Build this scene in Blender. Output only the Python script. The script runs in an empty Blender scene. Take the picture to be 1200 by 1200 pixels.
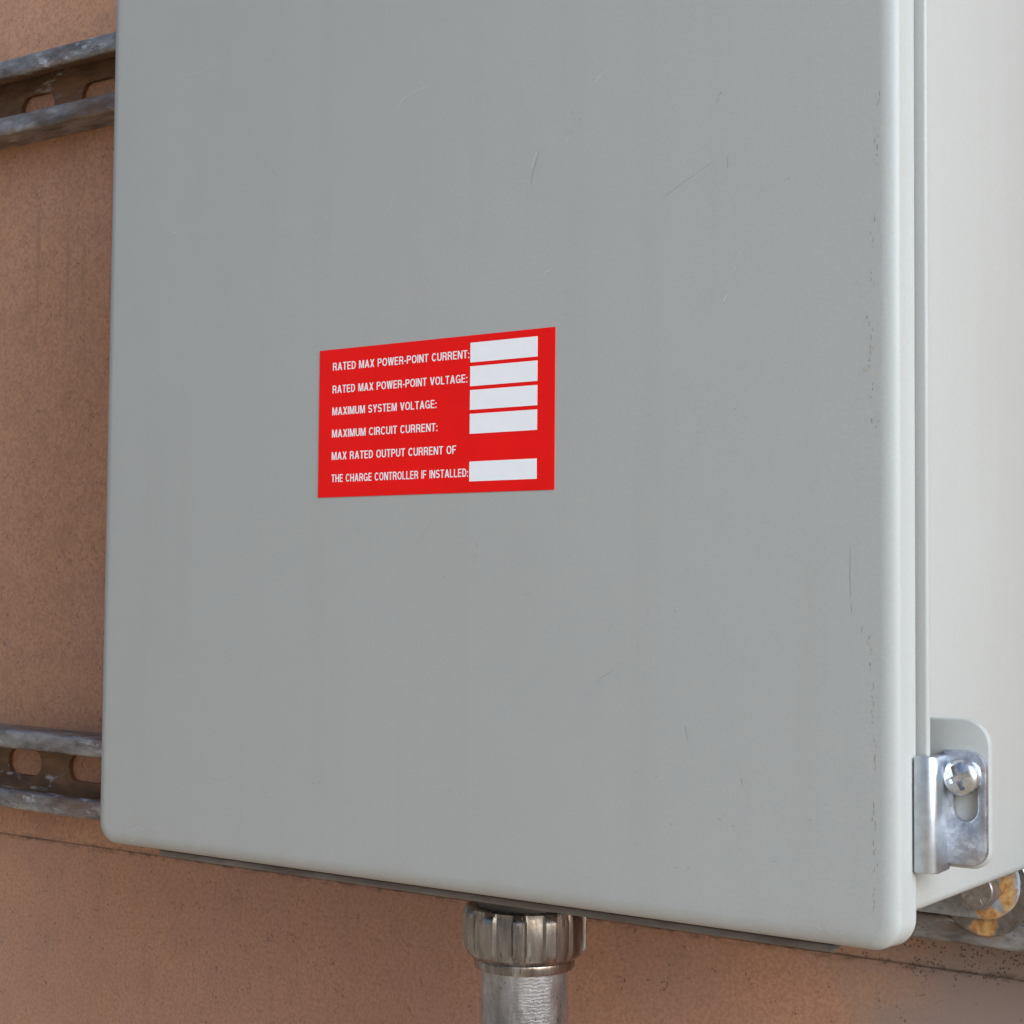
import bpy, bmesh, math, random
from mathutils import Vector, Matrix

C = bpy.context
S = C.scene
COL = S.collection

# ------------------------------------------------------------------ camera
cam_d = bpy.data.cameras.new('camera')
cam = bpy.data.objects.new('camera', cam_d)
COL.objects.link(cam)
RIGHT = Vector((0.8112555, 0.58462911, 0.00856258))
FWD = Vector((-0.58432903, 0.8101494, 0.04709076))
UP = Vector((0.02059366, -0.04320601, 0.99885391))
cam.matrix_world = Matrix(((RIGHT.x, UP.x, -FWD.x, 0.51587),
                           (RIGHT.y, UP.y, -FWD.y, -0.44243),
                           (RIGHT.z, UP.z, -FWD.z, 0.09837),
                           (0, 0, 0, 1)))
cam_d.sensor_width = 36
cam_d.sensor_fit = 'HORIZONTAL'
cam_d.lens = 1964.056 / 1200 * 36
cam_d.clip_start = 0.02
cam_d.clip_end = 200
cam_d.dof.use_dof = True
cam_d.dof.focus_distance = 0.53
cam_d.dof.aperture_fstop = 110
S.camera = cam

# ------------------------------------------------------------------ light
SUN = Vector((0.85, -0.27, 0.45)).normalized()
w = bpy.data.worlds.new('World')
S.world = w
w.use_nodes = True
nt = w.node_tree
nt.nodes.clear()
sky = nt.nodes.new('ShaderNodeTexSky')
sky.sky_type = 'NISHITA'
sky.sun_disc = False
sky.sun_elevation = math.asin(SUN.z)
sky.sun_rotation = math.atan2(SUN.x, SUN.y)
sky.air_density = 0.7
sky.dust_density = 4.0
sky.ozone_density = 1.0
bg = nt.nodes.new('ShaderNodeBackground')
bg.inputs['Strength'].default_value = 0.06
wo = nt.nodes.new('ShaderNodeOutputWorld')
nt.links.new(sky.outputs[0], bg.inputs[0])
nt.links.new(bg.outputs[0], wo.inputs[0])
sun_d = bpy.data.lights.new('sun', 'SUN')
sun_d.energy = 1.2
sun_d.angle = math.radians(45)
sun_d.color = (0.31, 0.655, 1.0)
sun = bpy.data.objects.new('sun', sun_d)
COL.objects.link(sun)
sun.rotation_euler = SUN.to_track_quat('Z', 'Y').to_euler()

S.view_settings.view_transform = 'Standard'
S.view_settings.look = 'None'
S.view_settings.exposure = 1.54
S.view_settings.gamma = 1.0
S.view_settings.use_curve_mapping = False
S.render.engine = 'CYCLES'

# marks on the door paint: kind (0 pale, 1 dark, 2 brown, 3 smear), width, points (x, z) in mm
SCUFFS = [
    (0, 0.28, [(146.3,265.8),(148.2,268.2),(151.6,269.7)]),
    (0, 0.18, [(151.6,269.7),(156.1,270.7),(161.4,271.3)]),
    (0, 0.35, [(113.1,232.9),(113.6,231.0)]),
    (0, 0.30, [(109.2,224.7),(110.8,225.7)]),
    (0, 0.25, [(103.1,218.3),(103.9,217.6)]),
    (0, 0.22, [(109.8,215.4),(110.6,216.5)]),
    (0, 0.15, [(142.6,230.1),(144.1,232.6),(145.6,236.6)]),
    (0, 0.30, [(205.5,241.5),(204.5,239.1),(203.5,236.4)]),
    (1, 0.28, [(206.5,241.9),(205.5,239.2),(203.8,233.8),(203.2,230.8)]),
    (0, 0.25, [(208.2,200.0),(209.2,201.5),(211.2,202.4)]),
    (0, 0.30, [(227.9,260.5),(229.1,261.9),(230.4,262.8)]),
    (0, 0.14, [(230.4,262.8),(233.0,264.0)]),
    (0, 0.28, [(279.6,199.5),(280.8,200.7)]),
    (0, 0.20, [(280.8,200.7),(282.5,202.3)]),
    (0, 0.32, [(277.9,195.1),(278.5,196.1)]),
    (0, 0.40, [(274.2,185.7),(275.1,186.9),(275.6,187.8)]),
    (0, 0.12, [(38.7,296.1),(46.7,295.3),(55.0,297.2),(64.1,297.8)]),
    (0, 0.15, [(72.8,307.6),(74.5,309.8)]),
    (0, 0.15, [(70.6,305.4),(72.8,307.6)]),
    (0, 0.60, [(34.6,235.5),(36.0,235.0)]),
    (0, 0.20, [(140.4,298.3),(140.7,301.8)]),
    (0, 0.20, [(216.9,243.4),(218.5,245.1)]),
    (1, 0.40, [(272.0,246.6),(272.6,248.0)]),
    (1, 0.50, [(272.6,248.8),(273.7,249.9)]),
    (1, 0.20, [(252.9,220.1),(255.7,221.3),(260.2,223.9),(264.4,225.7)]),
    (1, 0.12, [(264.4,225.7),(267.9,227.5),(271.4,229.1)]),
    (1, 0.25, [(275.8,229.8),(275.8,226.1)]),
    (1, 0.22, [(294.3,219.7),(296.5,220.4)]),
    (1, 0.20, [(286.4,217.2),(287.8,218.3)]),
    (1, 0.30, [(219.4,252.5),(220.1,251.8)]),
    (1, 0.30, [(222.1,249.8),(222.7,248.9)]),
    (1, 0.20, [(217.2,245.6),(219.5,246.3)]),
    (1, 0.30, [(82.3,294.2),(83.7,293.3)]),
    (1, 0.30, [(152.7,221.7),(153.1,220.7)]),
    (1, 0.25, [(77.4,260.1),(79.2,258.2)]),
    (1, 0.15, [(82.8,254.2),(85.4,252.5)]),
    (1, 0.15, [(86.3,252.1),(89.3,250.1)]),
    (1, 0.30, [(265.3,147.0),(266.2,146.7)]),
    (1, 0.22, [(266.7,149.5),(267.3,150.0)]),
    (1, 0.20, [(265.6,143.3),(266.5,142.8)]),
    (0, 0.30, [(294.3,165.1),(295.4,165.0)]),
    (0, 0.20, [(242.2,153.7),(243.8,153.9)]),
    (1, 0.30, [(182.3,113.9),(183.0,112.8)]),
    (1, 0.25, [(181.6,110.8),(182.7,108.9)]),
    (1, 0.15, [(180.9,110.3),(182.0,106.9)]),
    (1, 0.12, [(157.2,113.9),(159.4,117.3),(164.9,123.0)]),
    (1, 0.12, [(153.9,112.5),(156.5,114.5)]),
    (1, 0.25, [(201.8,97.5),(202.5,96.9)]),
    (1, 0.15, [(202.5,97.2),(204.5,97.5)]),
    (1, 0.30, [(244.8,81.5),(245.4,81.8)]),
    (1, 0.22, [(235.5,87.9),(236.1,88.7)]),
    (1, 0.20, [(233.9,86.3),(234.5,86.8)]),
    (1, 0.30, [(257.8,93.0),(258.4,92.5)]),
    (1, 0.28, [(230.2,69.7),(231.5,71.6)]),
    (1, 0.15, [(231.5,71.6),(234.0,72.8),(236.5,74.4)]),
    (1, 0.15, [(237.1,75.8),(238.3,77.1)]),
    (1, 0.15, [(225.8,65.8),(227.4,66.7)]),
    (1, 0.30, [(166.5,32.3),(167.6,32.1)]),
    (1, 0.40, [(171.5,32.1),(173.0,32.0)]),
    (1, 0.30, [(176.2,31.1),(177.3,31.4)]),
    (1, 0.30, [(180.8,28.7),(181.5,27.9)]),
    (0, 0.30, [(59.2,27.1),(60.6,26.8)]),
    (0, 0.30, [(64.1,26.8),(65.5,26.6)]),
    (0, 0.25, [(66.8,26.4),(68.6,26.8)]),
    (0, 0.25, [(89.8,24.4),(91.5,24.5)]),
    (1, 0.30, [(110.4,30.2),(112.1,29.7)]),
    (1, 0.40, [(113.7,30.1),(114.9,31.1)]),
    (1, 0.25, [(130.4,119.5),(131.2,118.9)]),
    (1, 0.25, [(142.7,101.7),(143.5,101.4)]),
    (1, 0.25, [(151.4,77.9),(152.2,77.6)]),
    (1, 0.25, [(31.8,35.4),(33.3,34.9)]),
    (0, 0.30, [(17.9,4.8),(19.8,6.3)]),
    (0, 0.35, [(23.6,6.3),(25.0,6.1)]),
    (0, 0.30, [(17.0,0.8),(18.9,1.6)]),
    (0, 0.25, [(20.2,7.0),(22.7,5.6)]),
    (1, 0.40, [(256.6,28.6),(257.5,28.2)]),
    (1, 0.40, [(258.1,15.4),(259.3,15.8)]),
    (1, 0.40, [(262.6,15.6),(263.7,16.0)]),
    (1, 0.40, [(273.2,31.5),(274.1,31.1)]),
    (1, 0.40, [(302.6,33.8),(303.4,33.4)]),
    (1, 0.30, [(291.2,20.8),(292.3,20.7)]),
    (1, 0.40, [(278.1,30.0),(278.6,29.5)]),
    (1, 0.25, [(297.1,109.4),(297.4,108.9)]),
    (1, 0.28, [(257.8,93.2),(258.4,92.5)]),
    (1, 0.20, [(261.8,58.4),(262.7,53.8)]),
    (1, 0.20, [(244.8,81.8),(245.1,81.3)]),
    (1, 0.12, [(315.5,111.9),(315.3,104.7),(315.5,97.4)]),
    (1, 0.25, [(315.8,95.2),(315.8,93.1)]),
    (2, 0.30, [(280.9,43.9),(281.2,41.9)]),
    (0, 0.35, [(305.2,3.7),(306.8,2.9)]),
    (0, 0.35, [(312.3,2.6),(313.6,3.3)]),
    (0, 0.25, [(308.4,3.1),(310.0,2.6)]),
    (1, 0.40, [(324.5,241.3),(324.6,240.0)]),
    (1, 0.32, [(324.3,239.0),(324.5,238.4)]),
    (2, 0.30, [(324.1,238.2),(323.8,237.3)]),
    (1, 0.18, [(323.8,228.9),(324.0,228.0)]),
    (2, 0.38, [(323.2,227.9),(323.0,226.7)]),
    (2, 0.41, [(323.8,226.2),(323.8,224.5)]),
    (1, 0.41, [(323.6,223.5),(323.8,222.8)]),
    (2, 0.16, [(322.9,222.4),(322.8,221.5)]),
    (2, 0.23, [(323.4,220.6),(323.5,220.1)]),
    (1, 0.16, [(322.7,206.5),(322.9,205.6)]),
    (2, 0.36, [(323.0,205.4),(322.9,204.0)]),
    (2, 0.41, [(321.8,201.2),(321.6,200.7)]),
    (2, 0.24, [(322.5,199.7),(322.5,198.0)]),
    (1, 0.38, [(322.3,197.1),(322.1,196.5)]),
    (1, 0.40, [(322.0,189.9),(321.9,189.3)]),
    (2, 0.19, [(322.0,188.2),(321.7,187.1)]),
    (2, 0.15, [(322.5,186.7),(322.8,185.3)]),
    (2, 0.37, [(320.6,177.4),(320.6,176.4)]),
    (2, 0.28, [(321.2,175.8),(321.3,175.2)]),
    (1, 0.36, [(321.2,174.9),(321.0,174.4)]),
    (2, 0.27, [(322.1,173.6),(322.4,172.9)]),
    (2, 0.34, [(321.8,171.9),(321.8,170.2)]),
    (2, 0.42, [(321.5,169.0),(321.8,168.0)]),
    (2, 0.22, [(321.7,167.2),(321.8,166.1)]),
    (1, 0.33, [(321.3,165.1),(321.4,164.2)]),
    (2, 0.28, [(321.2,163.3),(321.4,162.3)]),
    (1, 0.30, [(322.4,158.2),(322.2,157.4)]),
    (2, 0.37, [(322.2,156.7),(322.3,155.9)]),
    (1, 0.37, [(321.7,154.4),(321.6,153.5)]),
    (1, 0.41, [(322.0,148.1),(322.0,146.5)]),
    (1, 0.27, [(323.9,147.5),(324.0,146.8)]),
    (1, 0.30, [(323.3,145.9),(323.4,145.1)]),
    (1, 0.34, [(319.1,89.0),(318.9,87.8)]),
    (2, 0.33, [(321.1,86.7),(321.1,85.7)]),
    (2, 0.18, [(320.7,85.5),(320.6,84.5)]),
    (2, 0.25, [(321.1,84.5),(321.1,83.8)]),
    (2, 0.25, [(321.8,83.1),(321.7,82.3)]),
    (2, 0.15, [(321.7,81.7),(321.8,81.1)]),
    (2, 0.41, [(321.3,79.2),(321.5,78.1)]),
    (2, 0.18, [(321.5,77.5),(321.6,76.9)]),
    (1, 0.24, [(322.3,73.5),(322.5,71.9)]),
    (1, 0.18, [(322.0,71.8),(322.0,71.2)]),
    (2, 0.22, [(321.9,69.9),(322.1,69.0)]),
    (2, 0.21, [(322.3,68.5),(322.5,66.9)]),
    (1, 0.28, [(321.8,65.9),(321.7,64.9)]),
    (2, 0.22, [(322.0,64.3),(322.2,63.7)]),
    (2, 0.40, [(321.9,62.7),(322.1,62.2)]),
    (1, 0.22, [(322.6,57.8),(322.7,57.0)]),
    (1, 0.17, [(323.0,56.4),(323.1,55.2)]),
    (2, 0.29, [(322.8,52.1),(322.8,51.0)]),
    (2, 0.21, [(323.0,50.5),(323.0,49.2)]),
    (2, 0.36, [(322.4,40.3),(322.4,38.7)]),
    (2, 0.40, [(322.5,38.0),(322.4,36.7)]),
    (2, 0.37, [(322.1,36.1),(321.9,35.0)]),
    (2, 0.36, [(322.8,35.1),(323.0,33.8)]),
    (2, 0.23, [(322.9,33.5),(322.7,32.5)]),
    (2, 0.37, [(322.3,29.6),(322.4,28.2)]),
    (1, 0.42, [(322.8,27.4),(322.9,26.9)]),
    (1, 0.41, [(322.4,26.7),(322.5,25.6)]),
    (2, 0.31, [(323.5,23.3),(323.4,22.5)]),
    (2, 0.25, [(322.7,22.1),(322.5,20.9)]),
    (1, 0.18, [(322.5,16.6),(322.5,15.5)]),
    (1, 0.24, [(322.3,15.0),(322.1,13.8)]),
    (2, 0.39, [(322.4,13.0),(322.5,12.3)]),
    (2, 0.35, [(322.4,11.5),(322.4,10.8)]),
    (1, 0.19, [(322.2,10.5),(322.3,9.8)]),
    (2, 0.17, [(323.1,54.5),(323.1,54.0)]),
    (2, 0.36, [(322.9,53.6),(322.7,52.1)]),
    (3, 1.60, [(319.5,161.4),(321.6,163.2)]),
    (3, 1.20, [(321.1,166.4),(323.1,168.6)]),
    (3, 0.80, [(317.2,186.8),(318.0,187.9)]),
]
MM = 0.001
# ------------------------------------------------------------------ materials
def lin(r, g, b):
    f = lambda c: (c / 255 / 12.92) if c / 255 <= 0.04045 else ((c / 255 + 0.055) / 1.055) ** 2.4
    return (f(r), f(g), f(b), 1)

class NT:
    def __init__(self, name):
        self.m = bpy.data.materials.new(name)
        self.m.use_nodes = True
        self.t = self.m.node_tree
        self.p = self.t.nodes['Principled BSDF']
        self.tc = self.t.nodes.new('ShaderNodeTexCoord').outputs['Object']
    def n(self, typ, **kw):
        o = self.t.nodes.new(typ)
        for k, v in kw.items():
            setattr(o, k, v)
        return o
    def put(self, sock, v):
        if isinstance(v, bpy.types.NodeSocket):
            self.t.links.new(v, sock)
        else:
            sock.default_value = v
    def mapped(self, scale=(1, 1, 1), loc=(0, 0, 0)):
        o = self.n('ShaderNodeMapping')
        self.put(o.inputs['Vector'], self.tc)
        o.inputs['Scale'].default_value = scale
        o.inputs['Location'].default_value = loc
        return o.outputs[0]
    def noise(self, scale, detail=3, rough=0.55, vec=None, dist=0.0):
        o = self.n('ShaderNodeTexNoise')
        self.put(o.inputs['Vector'], vec or self.tc)
        o.inputs['Scale'].default_value = scale
        o.inputs['Detail'].default_value = detail
        o.inputs['Roughness'].default_value = rough
        o.inputs['Distortion'].default_value = dist
        return o.outputs['Fac']
    def voro(self, scale, feature='F1', vec=None, out='Distance', rnd=1.0):
        o = self.n('ShaderNodeTexVoronoi', feature=feature)
        self.put(o.inputs['Vector'], vec or self.tc)
        o.inputs['Scale'].default_value = scale
        o.inputs['Randomness'].default_value = rnd
        return o.outputs[out]
    def ramp(self, fac, lo, hi, a=0.0, b=1.0):
        o = self.n('ShaderNodeMapRange')
        self.put(o.inputs['Value'], fac)
        o.inputs['From Min'].default_value = lo
        o.inputs['From Max'].default_value = hi
        o.inputs['To Min'].default_value = a
        o.inputs['To Max'].default_value = b
        return o.outputs[0]
    def math(self, op, a, b=0.0):
        o = self.n('ShaderNodeMath', operation=op)
        self.put(o.inputs[0], a)
        self.put(o.inputs[1], b)
        return o.outputs[0]
    def mix(self, fac, a, b, mode='MIX'):
        o = self.n('ShaderNodeMix', data_type='RGBA', blend_type=mode)
        self.put(o.inputs['Factor'], fac)
        self.put(o.inputs['A'], a) if False else None
        self.put(o.inputs[6], a)
        self.put(o.inputs[7], b)
        return o.outputs[2]
    def bump(self, h, strength, dist, normal=None):
        o = self.n('ShaderNodeBump')
        o.inputs['Strength'].default_value = strength
        o.inputs['Distance'].default_value = dist
        self.put(o.inputs['Height'], h)
        if normal:
            self.put(o.inputs['Normal'], normal)
        return o.outputs[0]
    def blob(self, centre, radius, squash=(1, 1, 1)):
        """1 at the centre, 0 past the radius (object space, metres)"""
        s = self.n('ShaderNodeVectorMath', operation='SUBTRACT')
        self.put(s.inputs[0], self.tc)
        s.inputs[1].default_value = centre
        q = self.n('ShaderNodeVectorMath', operation='MULTIPLY')
        self.put(q.inputs[0], s.outputs[0])
        q.inputs[1].default_value = squash
        l = self.n('ShaderNodeVectorMath', operation='LENGTH')
        self.put(l.inputs[0], q.outputs[0])
        return self.ramp(l.outputs['Value'], 0, radius, 1, 0)
    def axis(self, i):
        o = self.n('ShaderNodeSeparateXYZ')
        self.put(o.inputs[0], self.tc)
        return o.outputs[i]
    def set(self, **kw):
        names = dict(color='Base Color', metal='Metallic', rough='Roughness', normal='Normal',
                     spec='Specular IOR Level', coat='Coat Weight', coat_rough='Coat Roughness')
        for k, v in kw.items():
            self.put(self.p.inputs[names[k]], v)
        return self.m

def grey_paint(name, dirty=True):
    k = NT(name)
    base = k.mix(k.ramp(k.noise(8, 4, 0.6), 0.32, 0.68), PAINT_A, PAINT_B)
    base = k.mix(k.ramp(k.noise(2.2, 2, vec=k.mapped((1.6, 1, 1), (4, 2, 7))), 0.4, 0.62, 0, 0.8), base, PAINT_C)
    fine = k.mix(k.ramp(k.noise(900, 2), 0.3, 0.7), base, tuple(c * 0.93 for c in PAINT_A[:3]) + (1,))
    run = k.noise(1.0, 4, 0.6, vec=k.mapped((75, 75, 4.5)))
    fine = k.mix(k.math('MULTIPLY', k.ramp(run, 0.5, 0.72), 0.10), fine, lin(150, 143, 132))
    sp = k.ramp(k.voro(260), 0.035, 0.075, 1, 0)
    sp = k.math('MULTIPLY', sp, k.ramp(k.noise(34, 2), 0.58, 0.66))
    fine = k.mix(k.math('MULTIPLY', sp, 0.55), fine, lin(92, 84, 74))
    wp = k.ramp(k.voro(210, vec=k.mapped((1, 1, 1), (0.31, 0.2, 0.13))), 0.03, 0.055, 1, 0)
    wp = k.math('MULTIPLY', wp, k.ramp(k.noise(27, 2, vec=k.mapped((1, 1, 1), (2, 1, 4))), 0.6, 0.66))
    fine = k.mix(k.math('MULTIPLY', wp, 0.35), fine, lin(205, 205, 203))
    if dirty:
        dust = k.math('MULTIPLY', k.ramp(k.axis(2), 0.0, 0.012, 1, 0), k.ramp(k.noise(60, 4, vec=k.mapped((1, 1, 0.5))), 0.42, 0.68))
        fine = k.mix(k.math('MULTIPLY', dust, 0.14), fine, lin(140, 116, 88))
    n1 = k.bump(k.noise(520, 2), 0.08, 0.0006)
    n2 = k.bump(k.noise(16, 2), 0.05, 0.006, n1)
    # the pressed sheet is slightly bowed and never quite flat
    dx = k.math('SUBTRACT', k.axis(0), 0.163)
    dz = k.math('SUBTRACT', k.axis(2), 0.12)
    bow = k.math('ADD', k.math('MULTIPLY', k.math('MULTIPLY', dx, dx), -0.15), k.math('MULTIPLY', k.math('MULTIPLY', dz, dz), -0.06))
    n2 = k.bump(bow, 1.0, 1.0, n2)
    rgh = k.ramp(k.noise(14, 4), 0.3, 0.7, 0.46, 0.56)
    return k.set(color=fine, rough=rgh, normal=n2, spec=0.55)

def wall_mat(name):
    k = NT(name)
    big = k.noise(9, 4, 0.6)
    c = k.mix(k.ramp(big, 0.33, 0.68), WALL_A, WALL_B)
    mid = k.noise(55, 4, 0.65)
    c = k.mix(k.ramp(mid, 0.48, 0.72, 0, 0.55), c, WALL_C)
    pink = k.noise(6.5, 2, vec=k.mapped((1, 1, 1), (3.1, 0, 1.7)))
    c = k.mix(k.ramp(pink, 0.5, 0.7, 0, 0.45), c, WALL_P)
    low = k.math('MULTIPLY', k.ramp(k.axis(2), -0.038, -0.036, 0.75, 0.0), k.ramp(k.noise(13, 4, 0.6, vec=k.mapped((1, 1, 0.6), (7, 0, 3))), 0.35, 0.62))
    c = k.mix(low, c, lin(172, 128, 112))
    grain = k.noise(560, 3, 0.7)
    c = k.mix(k.ramp(grain, 0.40, 0.62, 0, 0.8), c, WALL_D)
    # rain streaks, thin and vertical
    st = k.noise(1.0, 3, 0.6, vec=k.mapped((150, 1, 5)))
    st = k.math('MULTIPLY', k.ramp(st, 0.60, 0.72), k.ramp(k.noise(12, 2), 0.45, 0.6))
    c = k.mix(k.math('MULTIPLY', st, 0.3), c, lin(120, 94, 84))
    # bare grey worn patch low on the right
    wp = k.blob((0.300, 0.149, -0.062), 0.085, (1, 0, 0.55))
    wp = k.math('MULTIPLY', k.ramp(k.math('ADD', wp, k.ramp(k.noise(30, 4), 0.3, 0.7, -0.25, 0.25)), 0.15, 0.75), 0.85)
    c = k.mix(wp, c, lin(138, 122, 114))
    # rust pinholes, thick under the strut near the bolt
    near = k.blob((0.30, 0.149, -0.026), 0.10, (0.75, 0, 5.5))
    pin = k.ramp(k.voro(760), 0.18, 0.42, 1, 0)
    pin = k.math('MULTIPLY', pin, k.ramp(k.math('ADD', k.noise(140, 2), k.math('MULTIPLY', near, 0.34)), 0.58, 0.68))
    c = k.mix(k.math('MULTIPLY', pin, 0.75), c, lin(58, 38, 28))
    sp = k.math('MULTIPLY', k.ramp(k.voro(120), 0.05, 0.09, 1, 0), k.ramp(k.noise(20, 2), 0.52, 0.6))
    c = k.mix(k.math('MULTIPLY', sp, 0.7), c, lin(78, 40, 26))
    wh = k.math('MULTIPLY', k.ramp(k.voro(90, vec=k.mapped((1, 1, 1), (0.4, 0, 0.7))), 0.03, 0.05, 1, 0), k.ramp(k.noise(17, 2, vec=k.mapped((1, 1, 1), (5, 0, 2))), 0.6, 0.64))
    c = k.mix(wh, c, lin(170, 150, 140))
    # dirt gathered along the lap of the two sheets
    lap = k.ramp(k.math('ABSOLUTE', k.math('ADD', k.axis(2), 0.0376)), 0.0003, 0.0028, 1, 0)
    lap = k.math('MULTIPLY', lap, k.ramp(k.noise(260, 5, 0.7, vec=k.mapped((0.4, 1, 1))), 0.46, 0.62))
    c = k.mix(k.math('MULTIPLY', lap, 0.75), c, lin(50, 36, 26))
    seam = k.ramp(k.math('ABSOLUTE', k.math('ADD', k.axis(2), 0.0375)), 0.0002, 0.0008, 1, 0)
    c = k.mix(k.math('MULTIPLY', seam, k.ramp(k.noise(60, 3), 0.3, 0.6, 0.25, 0.8)), c, lin(62, 44, 33))
    n1 = k.bump(k.noise(700, 3), 0.07, 0.0005)
    n2 = k.bump(k.noise(14, 2), 0.10, 0.006, n1)
    return k.set(color=c, rough=k.ramp(k.noise(30, 3), 0.3, 0.7, 0.42, 0.6), normal=n2, spec=0.4)

def galv(name, light, dark, brown=0.25, scale=1.0, stretch=(1, 1, 1), ripple=0.0, rough=(0.34, 0.55), metal=0.95, bumpy=0.35):
    k = NT(name)
    v = k.mapped(stretch)
    sp = k.voro(330 * scale, vec=v, out='Color')
    g = k.n('ShaderNodeSeparateColor')
    k.put(g.inputs[0], sp)
    c = k.mix(k.math('MULTIPLY', k.ramp(k.noise(90 * scale, 5, 0.65, vec=v), 0.36, 0.64), k.ramp(g.outputs[0], 0, 1, 0.6, 1)), dark, light)
    c = k.mix(k.ramp(k.noise(48 * scale, 4, 0.6, vec=k.mapped(stretch, (1, 3, 2))), 0.45, 0.7, 0, brown), c, lin(128, 92, 70))
    ox = k.math('MULTIPLY', k.ramp(k.noise(240 * scale, 4, 0.7, vec=v), 0.55, 0.66), k.ramp(k.noise(40 * scale, 2, vec=k.mapped(stretch, (4, 4, 4))), 0.45, 0.6))
    c = k.mix(k.math('MULTIPLY', ox, 0.7), c, lin(205, 208, 214))
    pit = k.math('MULTIPLY', k.ramp(k.voro(700 * scale, vec=v), 0.12, 0.24, 1, 0), k.ramp(k.noise(110 * scale, 2, vec=v), 0.52, 0.62))
    c = k.mix(k.math('MULTIPLY', pit, 0.8), c, lin(46, 42, 40))
    h = k.noise(420 * scale, 4, 0.65, vec=v)
    if ripple:
        wv = k.n('ShaderNodeTexWave', wave_type='BANDS', bands_direction='Z')
        k.put(wv.inputs['Vector'], k.tc)
        wv.inputs['Scale'].default_value = 230
        wv.inputs['Distortion'].default_value = 7
        wv.inputs['Detail'].default_value = 3
        wv.inputs['Detail Scale'].default_value = 2.2
        h = k.math('ADD', h, k.math('MULTIPLY', wv.outputs['Fac'], ripple))
    nb = k.bump(h, bumpy, 0.0007)
    met = k.math('SUBTRACT', metal, k.math('MULTIPLY', ox, 0.5))
    return k.set(color=c, metal=met, rough=k.ramp(k.noise(130 * scale, 3, vec=v), 0.3, 0.7, *rough), normal=nb)

def rusty(name, base, rusts, metal=0.9, amount=1.0):
    """zinc or paint with orange rust that has run from given spots (object space)"""
    k = NT(name)
    c = k.mix(k.ramp(k.noise(420, 4, 0.6), 0.35, 0.65), base, tuple(x * 0.62 for x in base[:3]) + (1,))
    m = None
    for cen, rad, sq in rusts:
        b = k.blob(cen, rad, sq)
        m = b if m is None else k.math('MAXIMUM', m, b)
    if m is not None:
        m = k.ramp(k.math('ADD', m, k.ramp(k.noise(330, 4, 0.6), 0.3, 0.7, -0.28, 0.28)), 0.28, 0.62)
        m = k.math('MULTIPLY', m, amount)
        rc = k.mix(k.ramp(k.noise(420, 3), 0.38, 0.62), lin(184, 146, 92), lin(156, 102, 52))
        c = k.mix(m, c, rc)
        k.put(k.p.inputs['Metallic'], k.math('MULTIPLY', k.math('SUBTRACT', 1.0, m), metal))
    else:
        k.p.inputs['Metallic'].default_value = metal
    nb = k.bump(k.noise(500, 3), 0.2, 0.0005)
    return k.set(color=c, rough=k.ramp(k.noise(200, 3), 0.3, 0.7, 0.3, 0.5), normal=nb)

def plain(name, col, rough=0.5, metal=0.0, var=0.06, scale=200, spec=0.5):
    k = NT(name)
    c = k.mix(k.ramp(k.noise(scale, 3), 0.3, 0.7), col, tuple(x * (1 - var) for x in col[:3]) + (1,))
    return k.set(color=c, rough=rough, metal=metal, spec=spec)

PAINT_A = (0.405, 0.390, 0.352, 1)
PAINT_B = (0.370, 0.362, 0.332, 1)
PAINT_C = (0.390, 0.386, 0.360, 1)
WALL_A = lin(184, 135, 102)
WALL_B = lin(190, 140, 105)
WALL_C = lin(158, 114, 84)
WALL_D = lin(157, 113, 88)
WALL_P = lin(180, 138, 124)

M_paint = grey_paint('grey_enamel')
M_paint_body = grey_paint('grey_enamel_body', False)
M_wall = wall_mat('brown_sheet')
M_strut = galv('weathered_galvanised', (0.46, 0.44, 0.43, 1), (0.13, 0.11, 0.10, 1), 0.8, 1.0, (0.35, 1, 1), 0.0, (0.42, 0.6), 0.65, 0.14)
M_strut_in = galv('brown_galvanised', lin(150, 112, 82), lin(100, 74, 54), 0.5, 1.0, (0.3, 1, 1), rough=(0.55, 0.75), metal=0.4)  # browner tone for the inner faces of the channel
M_pipe = galv('galvanised_conduit', (0.60, 0.61, 0.63, 1), (0.26, 0.25, 0.25, 1), 0.3, 1.1, (1, 1, 0.45), 0.2, (0.32, 0.5), 0.92, 0.26)
M_nut = galv('cast_zinc', (0.50, 0.48, 0.46, 1), (0.15, 0.13, 0.12, 1), 0.5, 1.3, (1, 1, 0.16), 0.0, (0.16, 0.36))
M_zinc = galv('zinc_plate', (0.72, 0.76, 0.82, 1), (0.40, 0.41, 0.47, 1), 0.05, 2.2, (1, 1, 1), 0.0, (0.25, 0.42))
M_zinc_smooth = plain('bright_zinc', (0.66, 0.70, 0.74, 1), 0.40, 1.0, 0.2, 300)
M_screw = plain('plated_screw', (0.78, 0.80, 0.82, 1), 0.27, 1.0, 0.3, 500)
M_bolt = plain('bolt_steel', (0.40, 0.36, 0.335, 1), 0.36, 0.9, 0.35, 700)
M_black = plain('rubber_and_gap_shade', (0.040, 0.032, 0.028, 1), 0.75, 0.0, 0.3, 150)
k = NT('shaded_lip_enamel')
M_lip_shade = k.set(color=k.mix(k.ramp(k.noise(120, 5, 0.65, vec=k.mapped((0.35, 1, 1))), 0.3, 0.7), (0.225, 0.215, 0.20, 1), (0.12, 0.10, 0.088, 1)), rough=0.6, spec=0.3)  # enamel darkened to paint in the door's shade on the bottom lip
M_connector = plain('dark_connector_steel', (0.12, 0.11, 0.11, 1), 0.5, 0.8)  # one dark steel for the connector body
M_red = plain('red_vinyl', (0.88, 0.007, 0.004, 1), 0.34, 0.0, 0.10, 60, 0.2)
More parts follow.
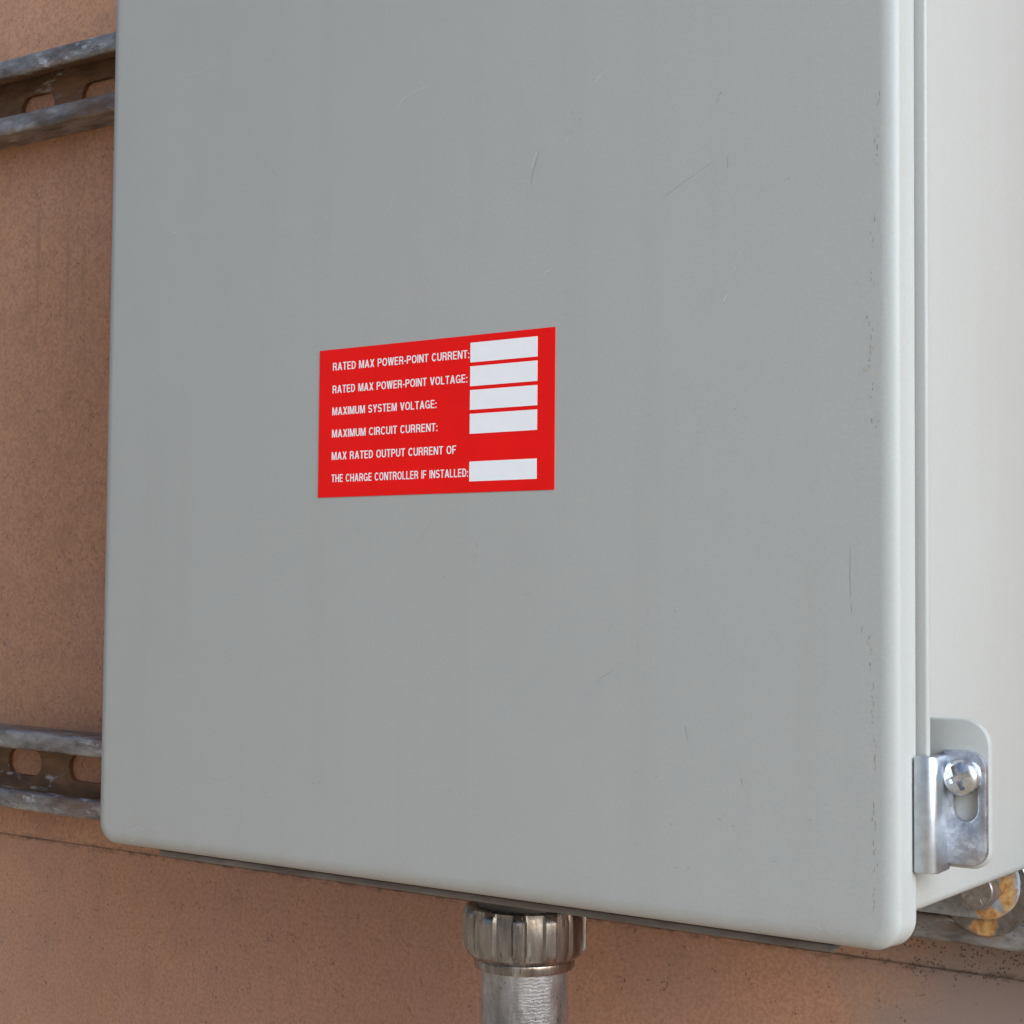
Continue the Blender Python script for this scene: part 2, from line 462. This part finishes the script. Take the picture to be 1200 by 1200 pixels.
M_white = plain('white_print', (0.88, 0.855, 0.835, 1), 0.38, 0.0, 0.03, 200, 0.25)
M_scr_l = plain('pale_scratch', (0.53, 0.53, 0.51, 1), 0.5)
M_scr_d = plain('dark_scratch', (0.285, 0.275, 0.25, 1), 0.6)
M_scr_b = plain('brown_scuff', (0.30, 0.25, 0.18, 1), 0.7)
M_scr_c = plain('tan_smear', (0.42, 0.385, 0.33, 1), 0.6)

# ------------------------------------------------------------------ helpers
def tag(o, label, cat, group=None):
    o['label'] = label
    o['category'] = cat
    if group:
        o['group'] = group
    return o

def empty(name, loc, label, cat, group=None):
    o = bpy.data.objects.new(name, None)
    o.empty_display_size = 0.02
    COL.objects.link(o)
    o.location = loc
    return tag(o, label, cat, group)

def obj(name, bm, mats, parent=None, smooth=40, label=None):
    me = bpy.data.meshes.new(name)
    bmesh.ops.recalc_face_normals(bm, faces=bm.faces)
    if smooth:
        lim = math.radians(smooth)
        for f in bm.faces:
            f.smooth = True
        for e in bm.edges:
            if len(e.link_faces) == 2 and e.calc_face_angle(0) > lim:
                e.smooth = False
    bm.to_mesh(me)
    bm.free()
    for m in (mats if isinstance(mats, (list, tuple)) else [mats]):
        me.materials.append(m)
    o = bpy.data.objects.new(name, me)
    COL.objects.link(o)
    if parent:
        o.parent = parent
        o.matrix_parent_inverse = Matrix.Translation(parent.location).inverted() if False else Matrix()
        o.location = -parent.location if parent.type == 'EMPTY' else Vector()
    if label:
        o['label'] = label
    return o

def V(x, y, z):
    return Vector((x * MM, y * MM, z * MM))

def box(bm, a, b, bevel=0.0, seg=3, pick=None):
    """box from corner a to corner b in mm"""
    r = bmesh.ops.create_cube(bm, size=1)
    vs = r['verts']
    for v in vs:
        v.co = V(*[a[i] if v.co[i] < 0 else b[i] for i in range(3)])
    if bevel:
        es = {e for v in vs for e in v.link_edges}
        if pick:
            es = [e for e in es if pick(e)]
        bmesh.ops.bevel(bm, geom=list(es), offset=bevel * MM, segments=seg, profile=0.5, affect='EDGES')

def lathe(bm, prof, cx, cy, seg=64, mod=None):
    """revolve (r, z) profile in mm about a vertical axis"""
    rings = []
    for r, z in prof:
        ring = []
        for i in range(seg):
            a = 2 * math.pi * i / seg
            rr = mod(r, z, a) if mod else r
            ring.append(bm.verts.new(V(cx + rr * math.cos(a), cy + rr * math.sin(a), z)))
        rings.append(ring)
    for p, q in zip(rings, rings[1:]):
        for i in range(seg):
            bm.faces.new((p[i], p[(i + 1) % seg], q[(i + 1) % seg], q[i]))
    bm.faces.new(rings[0])
    bm.faces.new(rings[-1])

def disc_y(bm, prof, cx, cz, seg=48, a0=0.0):
    """revolve (r, y) profile in mm about an axis along y"""
    rings = []
    for r, y in prof:
        rings.append([bm.verts.new(V(cx + r * math.cos(a0 + 2 * math.pi * i / seg), y, cz + r * math.sin(a0 + 2 * math.pi * i / seg))) for i in range(seg)])
    for p, q in zip(rings, rings[1:]):
        for i in range(seg):
            bm.faces.new((p[i], p[(i + 1) % seg], q[(i + 1) % seg], q[i]))
    bm.faces.new(rings[0])
    bm.faces.new(rings[-1])

def rrect(x0, x1, z0, z1, r, n=8):
    """rounded rectangle outline; r = one radius or (bl, br, tr, tl)"""
    if not isinstance(r, (list, tuple)):
        r = (r,) * 4
    pts = []
    for (cx, cz, a, rr) in ((x0, z0, 180, r[0]), (x1, z0, 270, r[1]), (x1, z1, 0, r[2]), (x0, z1, 90, r[3])):
        ox = cx + (rr if cx == x0 else -rr)
        oz = cz + (rr if cz == z0 else -rr)
        for i in range(n + 1):
            t = math.radians(a + 90 * i / n)
            pts.append((ox + rr * math.cos(t), oz + rr * math.sin(t)))
    return pts

def plate_y(bm, outer, holes, y0, y1, bevel=0.0, mat=0):
    """flat plate facing -y with holes, outline points are (x, z) in mm"""
    es = []
    for loop in [outer] + holes:
        vs = [bm.verts.new(V(x, y0, z)) for x, z in loop]
        es += [bm.edges.new((vs[i], vs[(i + 1) % len(vs)])) for i in range(len(vs))]
    fs = [g for g in bmesh.ops.triangle_fill(bm, edges=es, use_beauty=True)['geom'] if isinstance(g, bmesh.types.BMFace)]
    rim = [e for e in es]
    ex = bmesh.ops.extrude_face_region(bm, geom=fs)
    vs = [g for g in ex['geom'] if isinstance(g, bmesh.types.BMVert)]
    bmesh.ops.translate(bm, verts=vs, vec=(0, (y1 - y0) * MM, 0))
    if bevel:
        rim = [e for e in rim if e.is_valid]
        bmesh.ops.bevel(bm, geom=rim, offset=bevel * MM, segments=2, profile=0.5, affect='EDGES')

def sweep_x(bm, prof, x0, x1, xs=None):
    """closed (y, z) profile pushed along x"""
    a = [bm.verts.new(V(x0, y, z)) for y, z in prof]
    b = [bm.verts.new(V(x1, y, z)) for y, z in prof]
    n = len(prof)
    for i in range(n):
        bm.faces.new((a[i], a[(i + 1) % n], b[(i + 1) % n], b[i]))
    bm.faces.new(a)
    bm.faces.new(b[::-1])

def sweep_z(bm, prof, z0, z1, bevel=0.0):
    a = [bm.verts.new(V(x, y, z0)) for x, y in prof]
    b = [bm.verts.new(V(x, y, z1)) for x, y in prof]
    n = len(prof)
    for i in range(n):
        bm.faces.new((a[i], a[(i + 1) % n], b[(i + 1) % n], b[i]))
    fa = bm.faces.new(a)
    fb = bm.faces.new(b[::-1])
    if bevel:
        es = list(fa.edges) + list(fb.edges)
        bmesh.ops.bevel(bm, geom=es, offset=bevel * MM, segments=2, profile=0.5, affect='EDGES')

def cut(o, cutters):
    """boolean difference, evaluated straight away"""
    for c in cutters:
        m = o.modifiers.new('cut', 'BOOLEAN')
        m.object = c
        m.operation = 'DIFFERENCE'
        m.solver = 'EXACT'
    C.view_layer.update()
    dg = C.evaluated_depsgraph_get()
    me = bpy.data.meshes.new_from_object(o.evaluated_get(dg))
    me.name = o.data.name
    o.modifiers.clear()
    o.data = me
    for c in cutters:
        bpy.data.objects.remove(c, do_unlink=True)

def path_band(pts, t):
    """thicken an open polyline (2-D) to a closed outline, t = thickness to the left"""
    off = []
    n = len(pts)
    for i in range(n):
        d0 = Vector(pts[i]) - Vector(pts[i - 1]) if i else None
        d1 = Vector(pts[i + 1]) - Vector(pts[i]) if i < n - 1 else None
        ns = []
        for d in (d0, d1):
            if d is not None:
                d = d.normalized()
                ns.append(Vector((-d.y, d.x)))
        m = sum(ns, Vector((0, 0)))
        m = m / (m.length_squared / len(ns)) if len(ns) > 1 else m
        off.append(tuple(Vector(pts[i]) + m * t))
    return list(pts) + off[::-1]

def fillet(pts, r, n=6):
    """round the inner corners of an open polyline"""
    out = [pts[0]]
    for i in range(1, len(pts) - 1):
        p, a, b = Vector(pts[i]), Vector(pts[i - 1]), Vector(pts[i + 1])
        u, v = (a - p).normalized(), (b - p).normalized()
        ang = u.angle(v)
        d = r / math.tan(ang / 2)
        s, e = p + u * d, p + v * d
        cen = p + (u + v).normalized() * (r / math.sin(ang / 2))
        a0 = math.atan2((s - cen).y, (s - cen).x)
        a1 = math.atan2((e - cen).y, (e - cen).x)
        da = (a1 - a0 + math.pi) % (2 * math.pi) - math.pi
        for k in range(n + 1):
            t = a0 + da * k / n
            out.append((cen.x + r * math.cos(t), cen.y + r * math.sin(t)))
    out.append(pts[-1])
    return out

# ------------------------------------------------------------------ ground, unseen, added for warm bounce light and metal reflections
k = NT('bounce_ground_tan')
M_bounce_ground = k.set(color=k.mix(k.ramp(k.noise(3, 5), 0.3, 0.7), (0.60, 0.43, 0.27, 1), (0.52, 0.37, 0.235, 1)), rough=0.9)  # warm tan chosen to throw fill light onto the door front
bm = bmesh.new()
bmesh.ops.create_grid(bm, x_segments=2, y_segments=2, size=60)
gr = obj('added_bounce_ground', bm, M_bounce_ground, None, 0)
gr.location = (0, 0, -1.25)
gr['kind'] = 'structure'

# ------------------------------------------------------------------ wall
def sheet(name, a, b, label):
    bm = bmesh.new()
    box(bm, a, b)
    o = obj(name, bm, M_wall, None, 0)
    return tag(o, label, 'wall panel')
sheet('wall_panel', (-620, 149, -37.2), (620, 151.5, 760), 'brown painted metal wall sheet behind the grey box, carrying both strut rails')
sheet('wall_panel', (-620, 150.2, -1250), (620, 154, 60), 'brown wall sheet with a worn grey patch, below the lap line under the grey box')

# ------------------------------------------------------------------ strut rails
def strut(label, xa, xb, zc, tilt, pivot, slot_x, slot_z):
    h = 20.9
    y0, y1 = 128.0, 148.8
    prof = fillet([(y0 + 7.5, zc + h - 10.2), (y0, zc + h - 10.2), (y0, zc + h), (y1, zc + h), (y1, zc - h), (y0, zc - h), (y0, zc - h + 10.2), (y0 + 7.5, zc - h + 10.2)], 1.9)
    band = path_band(prof, -2.5)
    bm = bmesh.new()
    sweep_x(bm, band, xa, xb)
    for f in bm.faces:
        c = f.calc_center_median()
        if y0 + 2.0 < c.y / MM < y1 - 0.3 and abs(c.z / MM - zc) < h - 1.2:
            f.material_index = 1
    o = obj('strut_channel', bm, [M_strut, M_strut_in], None, 40)
    cb = bmesh.new()
    for sx in slot_x:
        es = rrect(sx, sx + 28, zc - 7 + slot_z, zc + 7 + slot_z, 6.9, 8)
        plate_y(cb, es, [], 140, 155)
    cu = obj('cutter', cb, M_strut_in, None, 0)
    cut(o, [cu])
    p = V(pivot, 0, zc)
    o.data.transform(Matrix.Translation(p) @ Matrix.Rotation(tilt, 4, 'Y') @ Matrix.Translation(-p))
    for poly in o.data.polygons:
        poly.use_smooth = True
    o.data.set_sharp_from_angle(angle=math.radians(40))
    return tag(o, label, 'strut rail', 'slotted strut rails on the wall')
strut('upper slotted steel strut rail on the brown wall, near the top of the grey box', -420, 300, 365.3, 0.010, -190, [-248.7 + 50.8 * k for k in range(-3, 8)], -1.8)
strut('lower slotted steel strut rail behind the bottom of the grey box, under the rusty bolt', -420, 460, 1.2, 0.0082, -150, [-247.7 + 50.6 * k for k in range(-3, 13)], 1.5)

# ------------------------------------------------------------------ enclosure
ENC = empty('electrical_enclosure', V(163, 60, 6.5), 'large grey painted steel electrical enclosure with closed door, mounted on the brown wall', 'electrical box')
TOP = 470.0

def make_door():
    x0, x1, z0, z1 = -2.9, 329.6, -1.2, TOP
    rb, rc, d = 5.2, 8.5, 12.0
    bm = bmesh.new()
    loops = []
    N = 12
    for i in range(N + 1):
        t = math.pi / 2 * i / N
        ins = rb * (1 - math.sin(t))
        y = 2.7 * (1 - math.cos(t))
        loops.append((ins, y))
    loops += [(0.0, d - 1.6), (-0.30, d - 1.1), (-0.42, d - 0.6), (-0.30, d - 0.15), (0.2, d), (2.0, d)]
    rings = []
    for ins, y in loops:
        pts = rrect(x0 + ins, x1 - ins, z0 + ins, z1 - ins, max(rc - ins, 0.6), 8)
        rings.append([bm.verts.new(V(x, y, z)) for x, z in pts])
    n = len(rings[0])
    for p, q in zip(rings, rings[1:]):
        for i in range(n):
            bm.faces.new((p[i], p[(i + 1) % n], q[(i + 1) % n], q[i]))
    bm.faces.new(rings[0])
    bm.faces.new(rings[-1][::-1])
    bmesh.ops.recalc_face_normals(bm, faces=bm.faces)
    # scratches, chips and scuffs: slivers lying on the paint
    rnd = random.Random(3)
    for q, (kind, wd, pts) in enumerate(SCUFFS):
        y = -0.03 - 0.0003 * q
        pts = [Vector((a, b)) for a, b in pts]
        if kind == 3:
            c = (pts[0] + pts[1]) / 2
            h = (pts[1] - pts[0]).length / 2
            d = (pts[1] - pts[0]).normalized()
            nn = Vector((-d.y, d.x))
            vs = []
            for i in range(14):
                a = 2 * math.pi * i / 14
                r = rnd.uniform(0.45, 1.0)
                p = c + d * math.cos(a) * h * r + nn * math.sin(a) * wd * 0.5 * r
                vs.append(bm.verts.new(V(p.x, y, p.y)))
            f = bm.faces.new(vs)
            f.material_index = 4
            continue
        L, R_ = [], []
        for i, p in enumerate(pts):
            d = (pts[min(i + 1, len(pts) - 1)] - pts[max(i - 1, 0)]).normalized()
            nn = Vector((-d.y, d.x))
            t = i / (len(pts) - 1)
            ww = wd * (0.25 + 0.75 * math.sin(math.pi * (0.12 + 0.76 * t))) * 0.5 * rnd.uniform(0.8, 1.2)
            L.append(p + nn * ww)
            R_.append(p - nn * ww)
        ring = [bm.verts.new(V(p.x, y, p.y)) for p in L + R_[::-1]]
        f = bm.faces.new(ring)
        f.material_index = kind + 1
    me = obj('door', bm, [M_paint, M_scr_l, M_scr_d, M_scr_b, M_scr_c], ENC, 60)
    return me
door = make_door()

bm = bmesh.new()
box(bm, (0, 15.4, 6.5), (326, 124, TOP - 6), 3.0, 4)
body = obj('body', bm, M_paint_body, ENC, 40)
bm = bmesh.new()
box(bm, (2, 12.0, 9), (323, 15.3, TOP - 8))
box(bm, (19, 12.3, -3.9), (304.5, 17.0, 9.0), 0.6, 2)  # black strip added below the door to stand for the shadow gap
obj('gasket_and_gap_shade', bm, M_black, ENC, 0)

def flange(pts, z_or_x):
    pass
# rolled lips round the opening: right, bottom, left
bm = bmesh.new()
box(bm, (321, 13.2, 19.5), (333.0, 15.6, TOP - 22), 0.9, 3)
obj('rolled_lip', bm, M_paint_body, ENC, 40)
bm = bmesh.new()
box(bm, (-7.0, 13.2, 19.5), (5, 15.6, TOP - 22), 0.9, 3)
obj('rolled_lip', bm, M_paint_body, ENC, 40)
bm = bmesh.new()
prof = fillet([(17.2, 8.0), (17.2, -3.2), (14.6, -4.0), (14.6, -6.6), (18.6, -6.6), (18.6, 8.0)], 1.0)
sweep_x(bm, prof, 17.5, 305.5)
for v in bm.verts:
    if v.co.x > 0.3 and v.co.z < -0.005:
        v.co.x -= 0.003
obj('rolled_lip', bm, M_lip_shade, ENC, 40, 'dark grey lip under the door, its shade painted into the colour')

# bracket and clamp at the right edge of the door
bm = bmesh.new()
plate_y(bm, rrect(320, 347.6, 21.0, 63.0, (5, 5, 7.5, 0.5), 8), [], 21.6, 24.2, 0.5)
obj('clamp_bracket', bm, M_paint_body, ENC, 40)
bm = bmesh.new()
# from above: front hook, rolled bend, web going back, plate going right
pa = fillet([(330.0, 9.9), (335.4, 9.9), (335.4, 21.2), (336.6, 21.2)], 0.0001, 1)
hook = [(330.3, 9.6), (333.6, 9.6)]
for i in range(1, 8):
    t = math.radians(90 * i / 7)
    hook.append((333.6 + 2.6 * math.sin(t), 12.2 - 2.6 * math.cos(t)))
hook += [(336.2, 20.9), (334.0, 20.9), (334.0, 12.9), (333.2, 12.2), (330.3, 12.2)]
sweep_z(bm, hook, 20.2, 52.8, 0.5)
CLAMP = obj('door_clamp', bm, M_zinc_smooth, ENC, 40)
bm = bmesh.new()
slot = rrect(337.8, 345.0, 34.4, 50.5, 3.5, 8)
plate_y(bm, rrect(334.6, 347.4, 22.2, 54.2, (0.6, 4.5, 5.0, 0.6), 8), [slot], 19.4, 21.4, 0.35)
obj('clamp_plate', bm, M_zinc, CLAMP, 40)
# pan head screw with a cross recess
bm = bmesh.new()
SX, SZ, ANG = 340.6, 46.9, 0.42
NS = 48
def ring_of(r, y):
    return [bm.verts.new(V(SX + r * math.cos(2 * math.pi * i / NS), y, SZ + r * math.sin(2 * math.pi * i / NS))) for i in range(NS)]
prof = [(5.0, 19.4), (5.3, 18.8), (5.25, 17.8), (4.9, 17.0), (4.3, 16.4)]
rings = [ring_of(r, y) for r, y in prof]
for p, q in zip(rings, rings[1:]):
    for i in range(NS):
        bm.faces.new((p[i], p[(i + 1) % NS], q[(i + 1) % NS], q[i]))
AL, AW = 3.6, 0.92
cross = []
for k in range(4):
    t = ANG + k * math.pi / 2
    for u, v in ((AW, -AW), (AL, -AW * 0.8), (AL, AW * 0.8)):
        cross.append((u * math.cos(t) - v * math.sin(t), u * math.sin(t) + v * math.cos(t), 15.75 if u == AW else 16.1))
hole = [bm.verts.new(V(SX + x, y, SZ + z)) for x, z, y in cross]
nh = len(hole)
he = [bm.edges.new((hole[i], hole[(i + 1) % nh])) for i in range(nh)]
oe = [bm.edges.get((rings[-1][i], rings[-1][(i + 1) % NS])) for i in range(NS)]
bmesh.ops.triangle_fill(bm, edges=he + oe, use_beauty=True, normal=(0, -1, 0))
low = [bm.verts.new(V(SX + x * 0.8, 18.8 if abs(y - 15.75) < 0.01 else 18.2, SZ + z * 0.8)) for x, z, y in cross]
for i in range(nh):
    bm.faces.new((hole[i], hole[(i + 1) % nh], low[(i + 1) % nh], low[i]))
bm.faces.new(low)
bm.faces.new(rings[0])
obj('screw', bm, M_screw, CLAMP, 30)

# mounting foot at the back
M_foot = rusty('rust_run_paint', (0.30, 0.30, 0.305, 1), [((0.3165, 0.124, -0.002), 0.0070, (1.25, 0, 0.55)), ((0.311, 0.124, -0.0108), 0.006, (0.7, 0, 1.5))], 0.0)
bm = bmesh.new()
plate_y(bm, rrect(262, 320.4, -12.8, 12.4, (3, 12, 12, 3), 14), [], 123.9, 126.2, 0.5)
obj('mounting_foot', bm, M_foot, ENC, 40)

# ------------------------------------------------------------------ bolt
BOLT = empty('mounting_bolt', V(307.6, 127.9, -2.8), 'hex bolt with rust streaked round washer under the lower right corner of the box', 'bolt')
M_washer = rusty('rust_run_washer', (0.27, 0.245, 0.23, 1), [((0.3075, 0.127, -0.0165), 0.0065, (0.75, 0, 0.75))], 0.95)
bm = bmesh.new()
disc_y(bm, [(15.9, 127.8), (16.1, 127.5), (16.1, 126.8), (15.7, 126.45), (3, 126.45)], 307.6, -3.0, 72)
obj('washer', bm, M_washer, BOLT, 40)
bm = bmesh.new()
disc_y(bm, [(6.6, 124.1), (7.0, 123.7), (7.1, 118.4)], 307.9, -2.2, 6, 0.91)
hexf = [f for f in bm.faces]
disc_y(bm, [(6.1, 118.6), (5.9, 117.9), (5.5, 117.6), (2, 117.5)], 307.9, -2.2, 36)
for i in range(9):
    a = 2 * math.pi * i / 9 - 0.4
    c, s = math.cos(a), math.sin(a)
    q = [(3.2, -0.28), (5.0, -0.28), (5.0, 0.28), (3.2, 0.28)]
    lo = [bm.verts.new(V(307.9 + u * c - v * s, 117.6, -2.2 + u * s + v * c)) for u, v in q]
    hi = [bm.verts.new(V(307.9 + u * c - v * s * 0.6, 117.15, -2.2 + u * s + v * c * 0.6)) for u, v in q]
    bm.faces.new(hi)
    for k in range(4):
        bm.faces.new((lo[k], lo[(k + 1) % 4], hi[(k + 1) % 4], hi[k]))
obj('bolt_head', bm, M_bolt, BOLT, 30)

# ------------------------------------------------------------------ conduit
CX, CY = 153.7, 70.0
CON = empty('conduit', V(CX, CY, -1250), 'galvanised steel conduit pipe rising to the underside of the grey box', 'conduit')
bm = bmesh.new()
lathe(bm, [(16.0, -1250), (16.0, -300), (16.0, -200), (16.0, -120), (16.0, -80), (16.0, -60), (16.0, -38)], CX, CY, 72)
obj('pipe', bm, M_pipe, CON, 40)
NF = 12
def flute(r, z, a):
    if r < 21.5:
        return r
    u = (a * NF / (2 * math.pi)) % 1.0
    d = min(u, 1 - u)                 # 0 on a rib
    dip = 0.0 if d < 0.17 else min(1.0, (d - 0.17) / 0.06)
    return r - 1.15 * dip * max(0, min(1, (r - 21.5) / 0.8))
bm = bmesh.new()
lathe(bm, [(17.5, -17.4), (20.6, -17.3), (21.6, -17.8), (22.6, -19.3), (23.0, -21.2), (23.0, -31.8), (22.6, -33.2), (21.4, -34.6), (19.9, -36.0), (19.0, -36.6), (17, -36.7)], CX, CY, 12 * 24, flute)
NUT = obj('compression_nut', bm, M_nut, CON, 32)
bm = bmesh.new()
lathe(bm, [(16.2, -36.2), (18.5, -36.3), (18.7, -36.9), (18.7, -39.3), (18.3, -40.1), (16.1, -40.2)], CX, CY, 72)
obj('ring', bm, M_nut, CON, 32)
bm = bmesh.new()
lathe(bm, [(18.2, -18), (18.2, 0), (19.5, 0.2), (19.5, 6.4)], CX, CY, 48)
obj('connector_body', bm, M_connector, CON, 32)

# ------------------------------------------------------------------ lettering
ST = 0.138
def _st(pts, w=ST, closed=False):
    """a pen stroke along pts -> quads"""
    n = len(pts)
    P = [Vector(p) for p in pts]
    L, R = [], []
    for i in range(n):
        a = P[i - 1] if (i or closed) else None
        b = P[(i + 1) % n] if (i < n - 1 or closed) else None
        ns = []
        for d in ((P[i] - a) if a is not None else None, (b - P[i]) if b is not None else None):
            if d is not None and d.length > 1e-9:
                d = d.normalized()
                ns.append(Vector((-d.y, d.x)))
        m = sum(ns, Vector((0, 0))) / len(ns)
        m = m / max(m.length_squared, 0.35)
        L.append(P[i] + m * w / 2)
        R.append(P[i] - m * w / 2)
    return [(L[i], R[i], R[(i + 1) % n], L[(i + 1) % n]) for i in range(n if closed else n - 1)]
def _bar(x0, z0, x1, z1):
    return [((x0, z0), (x1, z0), (x1, z1), (x0, z1))]
def _par(xb, xt, w, zb=0.0, zt=1.0):
    return [((xb, zb), (xb + w, zb), (xt + w, zt), (xt, zt))]
def _el(cx, cz, a, b, t0, t1, n=16, e=2.0):
    out = []
    for i in range(n + 1):
        t = math.radians(t0 + (t1 - t0) * i / n)
        c, q = math.cos(t), math.sin(t)
        out.append((cx + a * math.copysign(abs(c) ** (2 / e), c), cz + b * math.copysign(abs(q) ** (2 / e), q)))
    return out
h_ = ST / 2
def glyph(ch):
    """strokes and advance width of one capital, cap height 1"""
    if ch == ' ':
        return [], 0.26
    if ch == 'A':
        return [_par(0, .24, .165), _par(.475, .235, .165), _bar(.13, .23, .51, .36)], .64
    if ch == 'C':
        return [_st(_el(.305, .5, .305 - h_, .5 - h_, 38, 322, 24, 2.3))], .60
    if ch == 'D':
        return [_bar(0, 0, ST, 1), _st([(.05, 1 - h_)] + _el(.25, .5, .31 - h_, .5 - h_, 90, -90, 16, 2.3) + [(.05, h_)])], .57
    if ch == 'E':
        return [_bar(0, 0, ST, 1), _bar(.1, 0, .5, .13), _bar(.1, .44, .47, .57), _bar(.1, .87, .5, 1)], .52
    if ch == 'F':
        return [_bar(0, 0, ST, 1), _bar(.1, .42, .44, .55), _bar(.1, .87, .49, 1)], .50
    if ch == 'G':
        return [_st(_el(.315, .5, .315 - h_, .5 - h_, 38, 340, 24, 2.3)), _bar(.34, .38, .62, .50), _bar(.50, 0.02, .62, .44)], .63
    if ch == 'H':
        return [_bar(0, 0, ST, 1), _bar(.43, 0, .58, 1), _bar(.1, .43, .5, .57)], .58
    if ch == 'I':
        return [_bar(0, 0, ST, 1)], ST
    if ch == 'L':
        return [_bar(0, 0, ST, 1), _bar(.1, 0, .47, .13)], .48
    if ch == 'M':
        return [_bar(0, 0, .14, 1), _bar(.57, 0, .71, 1), _par(.285, .06, .13), _par(.295, .52, .13)], .71
    if ch == 'N':
        return [_bar(0, 0, .14, 1), _bar(.45, 0, .59, 1), _par(.42, .0, .165)], .59
    if ch == 'O':
        return [_st(_el(.325, .5, .325 - h_, .5 - h_, 0, 345, 23, 2.3), ST, True)], .65
    if ch in 'PR':
        q = [_bar(0, 0, ST, 1), _st([(.05, 1 - h_)] + _el(.31, .71, .24 - h_, .29 - h_, 90, -90, 12, 2.4) + [(.05, .42 + h_)])]
        if ch == 'R':
            q.append(_st([(.28, .47), (.40, .44), (.455, .36), (.465, .15), (.50, 0.0)], .145))
        return q, (.58 if ch == 'R' else .55)
    if ch == 'S':
        b = (1 - ST) / 4
        return [_st(_el(.28, .5 + b, .27 - h_, b, 22, 262, 14, 2.2) + _el(.28, .5 - b, .28 - h_, b, 82, -160, 14, 2.2))], .56
    if ch == 'T':
        return [_bar(.19, 0, .34, .95), _bar(0, .87, .53, 1)], .53
    if ch == 'U':
        return [_st([(h_, 1), (h_, .5)] + _el(.29, .29, .29 - h_, .29 - h_, 180, 360, 14) + [(.58 - h_, .5), (.58 - h_, 1)])], .58
    if ch == 'V':
        return [_par(.22, 0, .16), _par(.225, .44, .16)], .60
    if ch == 'W':
        return [_par(.15, 0, .145), _par(.165, .32, .13), _par(.50, .355, .13), _par(.515, .67, .145)], .815
    if ch == 'X':
        return [_par(0, .42, .165), _par(.42, 0, .165)], .585
    if ch == 'Y':
        return [_bar(.215, 0, .365, .45), _par(.215, 0, .16, .38, 1), _par(.205, .42, .16, .38, 1)], .58
    if ch == ':':
        return [_bar(0, 0, .145, .15), _bar(0, .52, .145, .67)], .145
    if ch == '-':
        return [_bar(0, .31, .26, .45)], .26
    if ch == '7':
        return [_bar(0, .87, .5, 1), _par(.1, .35, .15)], .5
    return [], .3

def text_faces(s, gap=0.10):
    """list of (stroke number, corner points) and the total width"""
    x, out, k = 0.0, [], 0
    for ch in s:
        st, w = glyph(ch)
        for quads in st:
            for q in quads:
                out.append((k % 4, [(x + p[0], p[1]) for p in q]))
            k += 1
        x += w + gap
    return out, x - gap

SGN = empty('warning_label', V(111.7 + 50.8, -0.1, 130.9), 'red sticker with white lettering and five blank white fields on the grey door', 'sticker')
LX0, LX1, LZ0, LZ1 = 111.7, 213.5, 130.9, 183.4
bm = bmesh.new()
box(bm, (LX0, -0.22, LZ0), (LX1, -0.02, LZ1), 0.05, 1)
obj('sticker_sheet', bm, M_red, SGN, 0)
for i, (za, zb) in enumerate([(180.9, 174.3), (173.0, 166.35), (165.05, 158.45), (157.1, 150.45), (141.2, 134.6)]):
    bm = bmesh.new()
    box(bm, (179.3, -0.27, zb), (206.6, -0.20, za))
    obj('blank_field', bm, M_white, SGN, 0)
LINES = [('RATED MAX POWER-POINT CURRENT:', 175.85, 178.8), ('RATED MAX POWER-POINT VOLTAGE:', 167.75, 178.1),
         ('MAXIMUM SYSTEM VOLTAGE:', 159.95, 165.1), ('MAXIMUM CIRCUIT CURRENT:', 152.05, 165.6),
         ('MAX RATED OUTPUT CURRENT OF', 144.1, 173.7), ('THE CHARGE CONTROLLER IF INSTALLED:', 136.2, 178.8)]
for s, zb, xr in LINES:
    quads, wid = text_faces(s)
    fx = (xr - 118.1) / wid
    bm = bmesh.new()
    for k, q in quads:                       # crossing strokes lie a few microns apart
        bm.faces.new([bm.verts.new(V(118.1 + a * fx, -0.240 - 0.005 * k, zb + b * 2.75)) for a, b in q])
    bmesh.ops.remove_doubles(bm, verts=bm.verts, dist=1e-7)
    obj('lettering', bm, M_white, SGN, 0)

# cast size marks on the nut
quads, wid = text_faces('E 7')
d0 = math.atan2(-0.80, 0.60)
bm = bmesh.new()
for k, q in quads:
    vs = []
    for a, b in q:
        r = 21.25 + b * 1.55 + 0.01 * k
        t = d0 + (a - wid / 2) * 2.6 / 21
        vs.append(bm.verts.new(V(CX + r * math.cos(t), CY + r * math.sin(t), -34.9 + b * 2.2)))
    bm.faces.new(vs)
obj('cast_mark', bm, M_pipe, NUT, 0)
